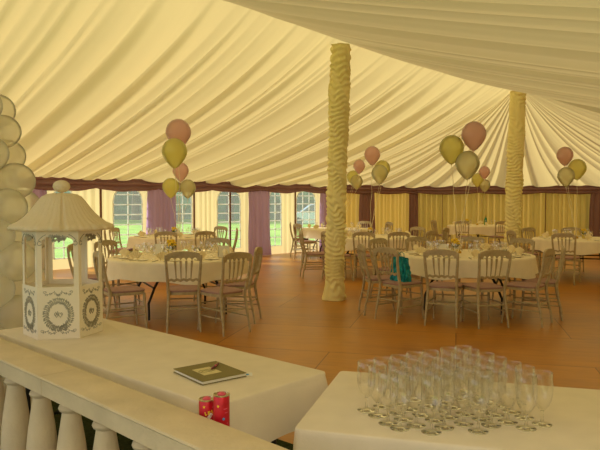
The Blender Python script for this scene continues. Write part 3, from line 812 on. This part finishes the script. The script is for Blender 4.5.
bouquet('G', -.1, .0, [(564, 155.5, 12.6, 8.0, 'pink', 'pink balloon topmost in the rightmost bunch'), (565.5, 176, 12.4, 8.3, 'pearl', 'pale clear balloon lowest in the rightmost bunch'),
                       (576.5, 168.5, 12.8, 8.8, 'yellow', 'yellow balloon rightmost in the rightmost bunch')])

# balloon column at the far left
bc = empty('balloon_column', (-2.03, 4.45, 0)); tag(bc, 'tall column of pale pearly balloons at the left edge behind the wishing well', 'balloon column')
MB().lathe([(0, 0), (.20, 0), (.20, .03), (.03, .05), (0, .05)], 24).build('base', 'tin', bc)
def colax(z): return -.06 - .22*smooth((z-1.1)/1.1)
MB().tube([(colax(z), 0, z) for z in frange(.03, 2.3, 14)], .012, 8).build('pole', 'tin', bc)
z = .16; lay = 0
while z < 2.28:
    rb = .138 if z < 1.7 else .122
    for q in range(4):
        a = lay*R(45) + q*pi/2 + .15*hashn(q, lay); mb = MB(); balloon_mesh(mb, rb*(.93+.12*hashn(q+lay*5)))
        o = mb.build('balloon', 'column_pearl', bc); o.location = (colax(z) + .185*cos(a), .185*sin(a), z)
        o.rotation_euler = (0, R(90), a); o.rotation_euler = Vector((cos(a), sin(a), .15)).to_track_quat('Z', 'Y').to_euler()
    z += .185 if z < 1.7 else .165; lay += 1

# ================================================================== FOREGROUND
# trestle tables: origin corner, long direction, inward direction
def long_table(name, P, d, n, Ln, Wd, top, drop, lab_t, lab_c, k, mat='cloth_front'):
    root = empty('trestle_table', (P.x, P.y, 0)); tag(root, lab_t, 'table')
    def q(s, t, z): v = d*s + n*t; return (v.x, v.y, z)
    b = MB(); e = .02
    b.add([q(e, e, top-.03), q(Ln-e, e, top-.03), q(Ln-e, Wd-e, top-.03), q(e, Wd-e, top-.03), q(e, e, top-.004), q(Ln-e, e, top-.004), q(Ln-e, Wd-e, top-.004), q(e, Wd-e, top-.004)],
          [(3, 2, 1, 0), (4, 5, 6, 7), (0, 1, 5, 4), (1, 2, 6, 5), (2, 3, 7, 6), (3, 0, 4, 7)]); b.build('tabletop', 'ply', root)
    for s in (.25, Ln-.25):
        for t in (.08, Wd-.08): MB().tube([q(s, t, .0), q(s, t, top-.03)], .014, 8).build('leg', 'black_metal', root)
        MB().tube([q(s, .08, .25), q(s, Wd-.08, .25)], .010, 8).build('cross_bar', 'black_metal', root)
    # cloth: rounded rectangle rings, from the middle of the top out over the edge and down
    cr = .018
    def ring(off, z, wob):
        pts = []; per = [(0, 0), (Ln, 0), (Ln, Wd), (0, Wd)]
        r = .02 + max(0, off)
        N = 40
        sides = [((0, 0), (Ln, 0), (0, -1)), ((Ln, 0), (Ln, Wd), (1, 0)), ((Ln, Wd), (0, Wd), (0, 1)), ((0, Wd), (0, 0), (-1, 0))]
        for si, (p0, p1, nn) in enumerate(sides):
            L_ = abs(p1[0]-p0[0]) + abs(p1[1]-p0[1]); m = max(8, int(L_/.05))
            ux, uy = (p1[0]-p0[0])/L_, (p1[1]-p0[1])/L_
            for i in range(m+1):
                w_ = lerp(.02, L_-.02, i/m)
                o_ = off + wob*(.6*sin(w_*11+si*2+k) + .4*sin(w_*19+si+k))
                pts.append((p0[0]+ux*w_ + nn[0]*o_, p0[1]+uy*w_ + nn[1]*o_))
            nn2 = sides[(si+1) % 4][2]
            for i in range(1, 5):
                a = i/5*pi/2; c0 = (p1[0]-ux*.02, p1[1]-uy*.02); cc = (p1[0]-ux*.02-nn[0]*.02, p1[1]-uy*.02-nn[1]*.02)
                rr = .02 + off + wob*.9
                pts.append((cc[0]+nn[0]*cos(a)*rr+nn2[0]*sin(a)*rr, cc[1]+nn[1]*cos(a)*rr+nn2[1]*sin(a)*rr))
        return [q(x, y, z) for x, y in pts]
    rs = [ring(-.004, top, 0), ring(.003, top-.0015, 0), ring(.006, top-.006, 0), ring(.007, top-.02, .0)]
    for t in frange(.06, 1, 10): rs.append(ring(.008+.03*t, top-.02-t*(drop-.02), .014*t))
    n_ = len(rs[0]); vs = [v for r_ in rs for v in r_]
    fs = [(j*n_+i, j*n_+(i+1) % n_, (j+1)*n_+(i+1) % n_, (j+1)*n_+i) for j in range(len(rs)-1) for i in range(n_)]
    mb = MB().add(vs, fs)
    mb.add([], []); mb.f.append(tuple(range(n_-1, -1, -1))); mb.m.append(0)
    o = mb.build('tablecloth', mat, angle=50, loc=(P.x, P.y, 0)); tag(o, lab_c, 'tablecloth')
TT = .74
t1d = Vector((-.736, .677)); t1n = Vector((-.677, -.736))
P1 = Vector((.115, 2.784))
long_table('t1', P1, t1d, t1n, 2.0, .64, TT, .20, 'long trestle table behind the balustrade holding the wishing well', 'plain cream cloth under the guest book and the wishing well', 1)
t2d = Vector((.963, -.27)).normalized(); t2n = Vector((-.27, -.963)).normalized()
P2 = Vector((.185, 2.80))
long_table('t2', P2, t2d, t2n, 1.83, .745, TT, .62, 'long trestle table at the lower right holding the wine glasses', 'plain cream cloth under the cluster of wine glasses', 2)

# balustrade
rd = Vector((-.72, .694)).normalized(); rn = Vector((-rd.y, rd.x))   # rn points to the camera side
if rn.dot(Vector((0, -1))) < 0: rn = -rn
RT = .77
Rf = Vector((-.348, 2.129))     # a point on the far top edge
bal = empty('balustrade', (Rf.x, Rf.y, 0)); tag(bal, 'pale stone balustrade with a moulded top rail across the lower left corner', 'balustrade')
def rq(s, t, z): v = rd*s + rn*t; return (v.x, v.y, z)
def rail_piece(s0, s1, nm, prof, parent, mat='stone'):
    vs = [rq(s0, t, z) for t, z in prof] + [rq(s1, t, z) for t, z in prof]; n = len(prof)
    return MB().add(vs, [tuple(range(n)), tuple(range(2*n-1, n-1, -1))] + [(i, n+i, n+(i+1) % n, (i+1) % n) for i in range(n)]).build(nm, mat, parent, angle=35)
cap = [(0, RT), (.165, RT), (.171, RT-.003), (.174, RT-.010), (.168, RT-.016), (.168, RT-.080), (.150, RT-.086), (.02, RT-.086), (.0, RT-.075)]
rail_piece(-1.1, .853, 'coping_slab', cap, bal); rail_piece(.857, 3.2, 'coping_slab', cap, bal)
rail_piece(-.25, .35, 'back_ledge', [(-.085, RT-.095), (-.085, RT-.13), (.03, RT-.13), (.03, RT-.086), (.0, RT-.086), (.0, RT-.095)], bal)
rail_piece(-1.1, 3.2, 'plinth', [(-.01, 0), (.18, 0), (.18, .10), (.165, .12), (.005, .12), (-.01, .10)], bal)
bp = [(.0, .12), (.062, .12), (.062, .15), (.050, .155), (.046, .17), (.052, .185), (.062, .215), (.068, .26), (.070, .31), (.068, .37), (.064, .43), (.057, .49), (.048, .55), (.040, .60), (.036, .625), (.047, .632), (.051, .642), (.047, .652), (.036, .658), (.038, .668), (.046, .676), (.046, .684), (0, .684)]
bm = None; i = 0
s = -.95
while s < 3.1:
    v = rd*s + rn*.085
    if bm is None: bo = MB().lathe(bp, 28).build('baluster', 'stone', bal); bm = bo.data
    else: bo = bpy.data.objects.new('baluster', bm); C.objects.link(bo); bo.parent = bal
    bo.location = (v.x, v.y, 0); s += .285

# party cans tucked behind the rail
def on_cyl(mb, poly, r, a0, z0, mi):
    """outline polygon wrapped on the side of a cylinder (fan about its centre)"""
    cx = sum(p[0] for p in poly)/len(poly); cz = sum(p[1] for p in poly)/len(poly)
    pt = lambda x, z: (r*cos(a0+x/r), r*sin(a0+x/r), z0+z)
    n = len(poly); mb.add([pt(cx, cz)] + [pt(*p) for p in poly], [(0, 1+i, 1+(i+1) % n) for i in range(n)], mi)
def star(R_, n=5, k=.45, rot=pi/2): return [((R_ if i % 2 == 0 else R_*k)*cos(rot+pi*i/n), (R_ if i % 2 == 0 else R_*k)*sin(rot+pi*i/n)) for i in range(2*n)]
def can(loc, h, r, tilt, label, deco, az):
    root = empty('party_can', loc); root.rotation_euler = tilt; tag(root, label, 'can', 'red party cans')
    body_o = MB().lathe([(0, 0), (r-.001, 0), (r, .002), (r, h-.002), (r-.001, h)], 28).build('can_body', 'red_foil', root)
    MB().lathe([(r-.001, h-.002), (r+.0008, h), (r+.0008, h+.004), (r-.002, h+.005), (r-.003, h), (0, h-.001)], 28).build('rim', 'tin', root)
    MB().lathe([(0, h-.0005), (r*.5, h), (r*.55, h+.004), (r*.3, h+.009), (0, h+.009)], 14).build('cap', 'pink_ink', root)
    mb = MB()
    for poly, dx, dz, mi in deco: on_cyl(mb, [(x+dx, z+dz) for x, z in poly], r+.0006, az, 0, mi)
    mb.build('printed_marks', ['yellow_ink', 'white_ink', 'blue_ink', 'pink_ink'], body_o, smooth=False)
rc = .0275
def bar_poly(x0, z0, x1, z1, w_):
    L_ = sqrt((x1-x0)**2+(z1-z0)**2); nx, nz = -(z1-z0)/L_*w_/2, (x1-x0)/L_*w_/2
    return [(x0+nx, z0+nz), (lerp(x0, x1, .5)+nx, lerp(z0, z1, .5)+nz), (x1+nx, z1+nz), (x1-nx, z1-nz), (lerp(x0, x1, .5)-nx, lerp(z0, z1, .5)-nz), (x0-nx, z0-nz)]
ZL = RT-.095
p = Rf + rd*.045 - rn*.045
cpos = (Rf.x + (-.045)*-rn.x*-1, 0)
def back(s, t): v = Rf + rd*s - rn*t; return v
v = back(.004, .040)
can((v.x, v.y, ZL+.001), .136, rc, (0, 0, 0), 'shorter red party can behind the rail, with a big yellow and white letter',
    [(star(.006), -.013, .118, 0), (bar_poly(-.010, .094, .018, .100, .013), 0, 0, 0), (bar_poly(.015, .094, -.004, .072, .012), 0, 0, 1), (bar_poly(-.012, .064, .016, .069, .010), 0, 0, 1), (star(.004), .020, .115, 3)], atan2(-v.y, -v.x)+.1)
v = back(-.068, .047)
can((v.x, v.y, ZL+.001), .166, rc, (0, 0, 0), 'taller red party can behind the rail, with a small blue flower',
    [(star(.006), -.015, .135, 0), (star(.006, 6, .6), .004, .092, 2), (bar_poly(.004, .125, .018, .126, .004), 0, 0, 3), (bar_poly(.008, .112, .020, .113, .003), 0, 0, 3), (star(.004), .018, .076, 3), (star(.004), -.012, .07, 0)], atan2(-v.y, -v.x)+.1)

# guest book, pen, tag
def PT(px, py, z=TT): d = (EYE-z)*630/(py-201); return Vector(((px-300)/630*d, d))
bl, bt, br_, bb = PT(176, 370, .757), PT(219, 361.5, .757), PT(242, 375.5, .757), PT(197, 384, .757)
cen = (bl+bt+br_+bb)/4; ex = ((br_-bb)+(bt-bl))/2; ey = ((bl-bb)+(bt-br_))/2
wx, wy = ex.length, ey.length; ang = atan2(ex.y, ex.x)
bk = empty('guest_book', (cen.x, cen.y, TT+.0015), ang); tag(bk, 'olive guest book with a pale framed panel lying on the cream cloth', 'book')
bevel(MB().box((0, 0, .0015), (wx, wy, .003)).build('back_cover', 'olive', bk), .001)
MB().box((.001, 0, .0085), (wx-.008, wy-.008, .011)).build('pages', 'page', bk)
bevel(MB().box((0, 0, .0155), (wx, wy, .003)).build('front_cover', 'olive', bk), .001)
bevel(MB().box((-wx*.06, 0.0, .0175), (wx*.40, wy*.42, .0015)).build('title_panel', 'cream_print', bk), .0005)
MB().tube([(-wx*.06+.04*cos(t), .018*sin(t), .0185) for t in frange(0, 2*pi, 20)], .0012, 5).tube([(-wx*.06-.03, -.006, .0185), (-wx*.06-.01, .006, .0185), (-wx*.06+.01, -.004, .0185), (-wx*.06+.03, .005, .0185)], .001, 5).build('title_scroll', 'olive', bk)
pn = empty('pen', (cen.x, cen.y, TT+.0015), ang); tag(pn, 'dark red pen with a pink band lying on the guest book', 'pen')
p0 = Vector((wx*.02, -wy*.02, .0235)); p1 = Vector((wx*.36, wy*.22, .0235))
MB().tube([p0, p0.lerp(p1, .12), p0.lerp(p1, .16), p1], [.001, .004, .0048, .0048], 10).build('barrel', 'pen', pn)
MB().tube([p0.lerp(p1, .5), p0.lerp(p1, .62)], .0052, 10).build('band', 'pink_ink', pn)
MB().tube([p0.lerp(p1, .68)+Vector((0, 0, .006)), p1+Vector((0, 0, .006))], .0014, 6).build('clip', 'tin', pn)
tg = PT(247, 377.5)
tgo = empty('paper_tag', (tg.x, tg.y, TT+.006), ang+.15); tgo.rotation_euler = (R(25), 0, .1); tag(tgo, 'small white paper tag with a blue oval beside the guest book', 'tag')
MB().box((0, 0, .0005), (.040, .022, .001)).build('paper', 'page', tgo)
MB().lathe([(0, .0012), (.0075, .0012)], 18).build('blue_oval', 'blue_ink', tgo).scale = (1, .55, 1)

# wishing well
wc = Vector((-1.368, 3.62)); WR = .218; well = empty('wishing_well', (wc.x, wc.y, TT+.001), 0)
tag(well, 'white card wishing well with a honeycomb tissue roof and silver scrollwork', 'wishing well')
fa = R(-77)                                   # direction of the front face
def hexpt(i, r=WR): a = fa + R(30) + i*R(60); return Vector((r*cos(a), r*sin(a)))
HW = .288
wall_ = MB()
for i in range(6):
    a, b = hexpt(i), hexpt(i+1); a2, b2 = hexpt(i, WR-.005), hexpt(i+1, WR-.005)
    wall_.add([(*a, 0), (*b, 0), (*b, HW), (*a, HW), (*a2, 0), (*b2, 0), (*b2, HW), (*a2, HW)], [(0, 1, 2, 3), (5, 4, 7, 6), (3, 2, 6, 7), (1, 0, 4, 5)])
wall_o = wall_.build('card_wall', 'card', well, smooth=False)
lid = MB().prism([tuple(hexpt(i, WR-.006)) for i in range(6)], HW-.035, HW-.030); lid.build('lid', 'card', well, smooth=False)
MB().box((0, 0, HW-.029), (.13, .010, .001), R(10)).build('coin_slot', 'silver', well)
HP = .61
for i in range(6):
    p = hexpt(i, WR-.003); mb = MB()
    for e in (-1, 1):
        dr = (hexpt(i+e) - hexpt(i)).normalized(); q = p + dr*.026
        nrm = Vector((dr.y, -dr.x)) * (1 if Vector((dr.y, -dr.x)).dot(p) < 0 else -1)
        mb.add([(*p, HW-.02), (*q, HW-.02), (*q, HP), (*p, HP), (*(p+nrm*.004), HW-.02), (*(q+nrm*.004), HW-.02), (*(q+nrm*.004), HP), (*(p+nrm*.004), HP)],
               [(0, 1, 2, 3), (7, 6, 5, 4), (1, 5, 6, 2), (3, 2, 6, 7), (0, 4, 5, 1), (0, 3, 7, 4)])
    mb.build('post', 'card', well, smooth=False)
pel = []
for i in range(6):       # arched pelmet between posts
    a, b = hexpt(i, WR-.002), hexpt(i+1, WR-.002); L_ = (b-a).length; u = (b-a).normalized(); nn = Vector((u.y, -u.x)) * .003
    if nn.dot(a) < 0: nn = -nn
    mb = MB(); nseg = 24; vs = []
    for j in range(nseg+1):
        t = j/nseg; p = a.lerp(b, t); zb_ = HP - .035 - .045*abs(2*t-1)**2.2 - .008*abs(sin(t*pi*4)); 
        vs += [(*p, zb_), (*p, HP), (*(p-nn), zb_), (*(p-nn), HP)]
    fs = []
    for j in range(nseg):
        k = j*4; fs += [(k, k+4, k+5, k+1), (k+2, k+3, k+7, k+6), (k, k+2, k+6, k+4)]
    pel.append(mb.add(vs, fs).build('pelmet', 'card', well, smooth=False))
def ornament(i, full=True):
    a, b = hexpt(i, WR), hexpt(i+1, WR); u = (b-a).normalized(); mid = (a+b)/2; nn = mid.normalized()
    mb = MB(); off = .0012
    def P(x, z, o=0): p = mid + u*x + nn*(off+o); return (p.x, p.y, z)
    def leaf(x, z, ang_, ln, wd):
        c_, s_ = cos(ang_), sin(ang_)
        pts = [(0, 0), (ln*.5, wd), (ln, 0), (ln*.5, -wd)]
        vs = [P(x+c_*p-s_*q, z+s_*p+c_*q) for p, q in pts]; vs += [P(x+c_*p-s_*q, z+s_*p+c_*q, -.001) for p, q in pts]
        mb.add(vs, [(0, 1, 2, 3), (7, 6, 5, 4), (0, 4, 5, 1), (1, 5, 6, 2), (2, 6, 7, 3), (3, 7, 4, 0)])
    rnd = random.Random(4)
    cz = .135; rx, rz_ = .066, .078
    for q in range(44):          # wreath
        t = 2*pi*q/44; x, z = rx*cos(t), cz + rz_*sin(t)
        leaf(x, z, t+pi/2+.8+.4*rnd.random(), .024, .0056); leaf(x, z, t+pi/2-.9-.5*rnd.random(), .020, .005)
        if q % 3 == 0: leaf(x*1.08, cz+(z-cz)*1.08, t, .012, .004)
    mb.tube([P(rx*cos(t), cz+rz_*sin(t)) for t in frange(0, 2*pi, 40)], .0011, 4)
    for q in (-1, 1):             # twin hearts in the middle
        pts = [P(q*.010 + .011*sin(t)**3, cz + .0009*(13*cos(t)-5*cos(2*t)-2*cos(3*t)-cos(4*t))) for t in frange(0, 2*pi, 24)]
        mb.tube(pts, .0018, 5)
    for q in range(16): leaf((rnd.random()-.5)*.03, cz+.006+(rnd.random()-.5)*.018, rnd.uniform(0, 6.28), .008, .0025)
    def scroll(x0, z0, sgn, ln, h):
        pts = []
        for t in frange(0, 1, 14): pts.append(P(x0+sgn*ln*t, z0 + h*sin(t*2*pi)*(1-.3*t)))
        for t in frange(0, 1, 10): r = .008*(1-.75*t); pts.append(P(x0+sgn*(ln + .008*sin(t*6) - 0), z0 + .008 - r*cos(t*6)))
        mb.tube(pts, .0013, 5)
        for t in frange(.1, .9, 6): leaf(x0+sgn*ln*t, z0+h*sin(t*2*pi)*(1-.3*t), (pi/2 if t*10 % 2 < 1 else -pi/2)+sgn*.5, .011, .0028)
    for sg in (-1, 1):
        scroll(sg*.010, .040, sg, .074, -.007); scroll(sg*.008, HW-.035, sg, .060, .006)
    for q in range(26):
        leaf((rnd.random()-.5)*.075, .052+(rnd.random())*.026, rnd.uniform(0, 6.28), .014, .004)
    for q in range(7): leaf(0, HW-.040, q*pi/6+pi, .015, .003)
    mb.build('silver_ornament', 'silver', wall_o); mb = MB()
    # scrolls hanging under the roof
    for sg in (-1, 1):
        x0 = sg*.098
        pts = [P(x0-sg*.040*t, .575 - .030*(1-t)**1.5) for t in frange(0, 1, 8)]
        pts = [P(x0 - sg*(.006+.011*cos(t)) , .528 + .011*sin(t)) for t in frange(pi*1.9, pi*.2, 12)] + pts
        mb.tube(pts, .0018, 5)
    for q in range(20): leaf((rnd.random()-.5)*.07, .552+rnd.random()*.028, rnd.uniform(3.4, 6.0), .026, .008)
    return mb.build('hanging_scroll', 'silver', pel[i])
for i in range(6): ornament(i)
def roofr(q, z):
    return 1 + .012*sin(q*44) + (.026*abs(sin(q*8))+.012*sin(q*22) if z < .63 else 0) - (.10*exp(-((q-(R(-69) % (2*pi)))/.035)**2) if z > .61 else 0)
rp = [(r*.97, z+.05) for r, z in [(.0, .560), (.20, .556), (.268, .545), (.286, .552), (.288, .562), (.276, .575), (.245, .592), (.212, .615), (.182, .645), (.155, .678), (.130, .712), (.110, .735), (.085, .748), (.05, .753), (.018, .755), (.0, .756)]]
MB().lathe(rp, 176, rf=roofr).build('tissue_roof', 'tissue', well, angle=180)
bp2 = [(0.0, .802)] + [(.047*sin(t), .843 - .036*cos(t)) for t in frange(.15, pi-.05, 14)] + [(0, .879)]
MB().lathe(bp2, 96, rf=lambda q, z: 1 + .02*sin(q*32)).build('tissue_ball', 'tissue', well, angle=180)

# wine glasses, in rows
g0 = empty('wine_glass', (0, 0, -5)); wp_ = [(r, z) for r, z in wine_profile(1.0)]
MB().lathe([(0, 0), (.032, 0), (.033, .0008), (.031, .0020), (.018, .0042), (.008, .0075), (0, .0085)], 32).build('foot', 'glass', g0)
MB().lathe([(.007, .0078), (.0045, .013), (.0038, .024), (.0040, .038), (.0060, .0465), (0, .050)], 20).build('stem', 'glass', g0)
MB().lathe([(0, .0465), (.006, .0475), (.014, .055), (.0235, .068), (.0305, .086), (.0342, .108), (.0350, .130), (.0338, .155), (.0325, .1785), (.0318, .1795), (.0313, .1785), (.0329, .155), (.0341, .130), (.0333, .108), (.0296, .086), (.0225, .0695), (.012, .0575), (0, .053)], 36).build('bowl', 'bowl_glass', g0)
glass_first = True
ga = Vector((.645, 2.50)); gu = (Vector((.245, 2.262))-ga)/6; gv = (Vector((.815, 2.115))-ga)/6
ordn = ['first', 'second', 'third', 'fourth', 'fifth', 'sixth', 'seventh']
cells = []
for i in range(7):
    for j in range(7):
        p = ga + gu*i + gv*j + Vector((hashn(i*7+j, 1)-.5, hashn(i*7+j, 2)-.5))*.018
        if (i, j) in ((0, 0),) or p.y > 2.045: cells.append((i, j, p))
rowcount = {}
for i, j, p in cells:
    rowcount[i] = rowcount.get(i, 0)+1
for i, j, p in cells:
    lab = 'empty wine glass, %s from the back in the %s row from the right side' % (ordn[j], ordn[i])
    if (i, j) == (6, 0): lab = 'leftmost empty wine glass of the cluster on the cream cloth'
    if (i, j) == (0, 6): lab = 'rightmost empty wine glass of the cluster on the cream cloth'
    if (i, j) == (0, 0): lab = 'rearmost empty wine glass of the cluster on the cream cloth'
    o = g0 if glass_first else copy_tree(g0); glass_first = False
    o.location = (p.x, p.y, TT+.0006); o.rotation_euler = (0, 0, hashn(i+9*j)*6); tag(o, lab, 'wine glass', 'wine glasses on the right front table')

for o in C.objects:
    if 'label' in o and not 4 <= len(o['label'].split()) <= 16: print('LABEL', len(o['label'].split()), o['label'])
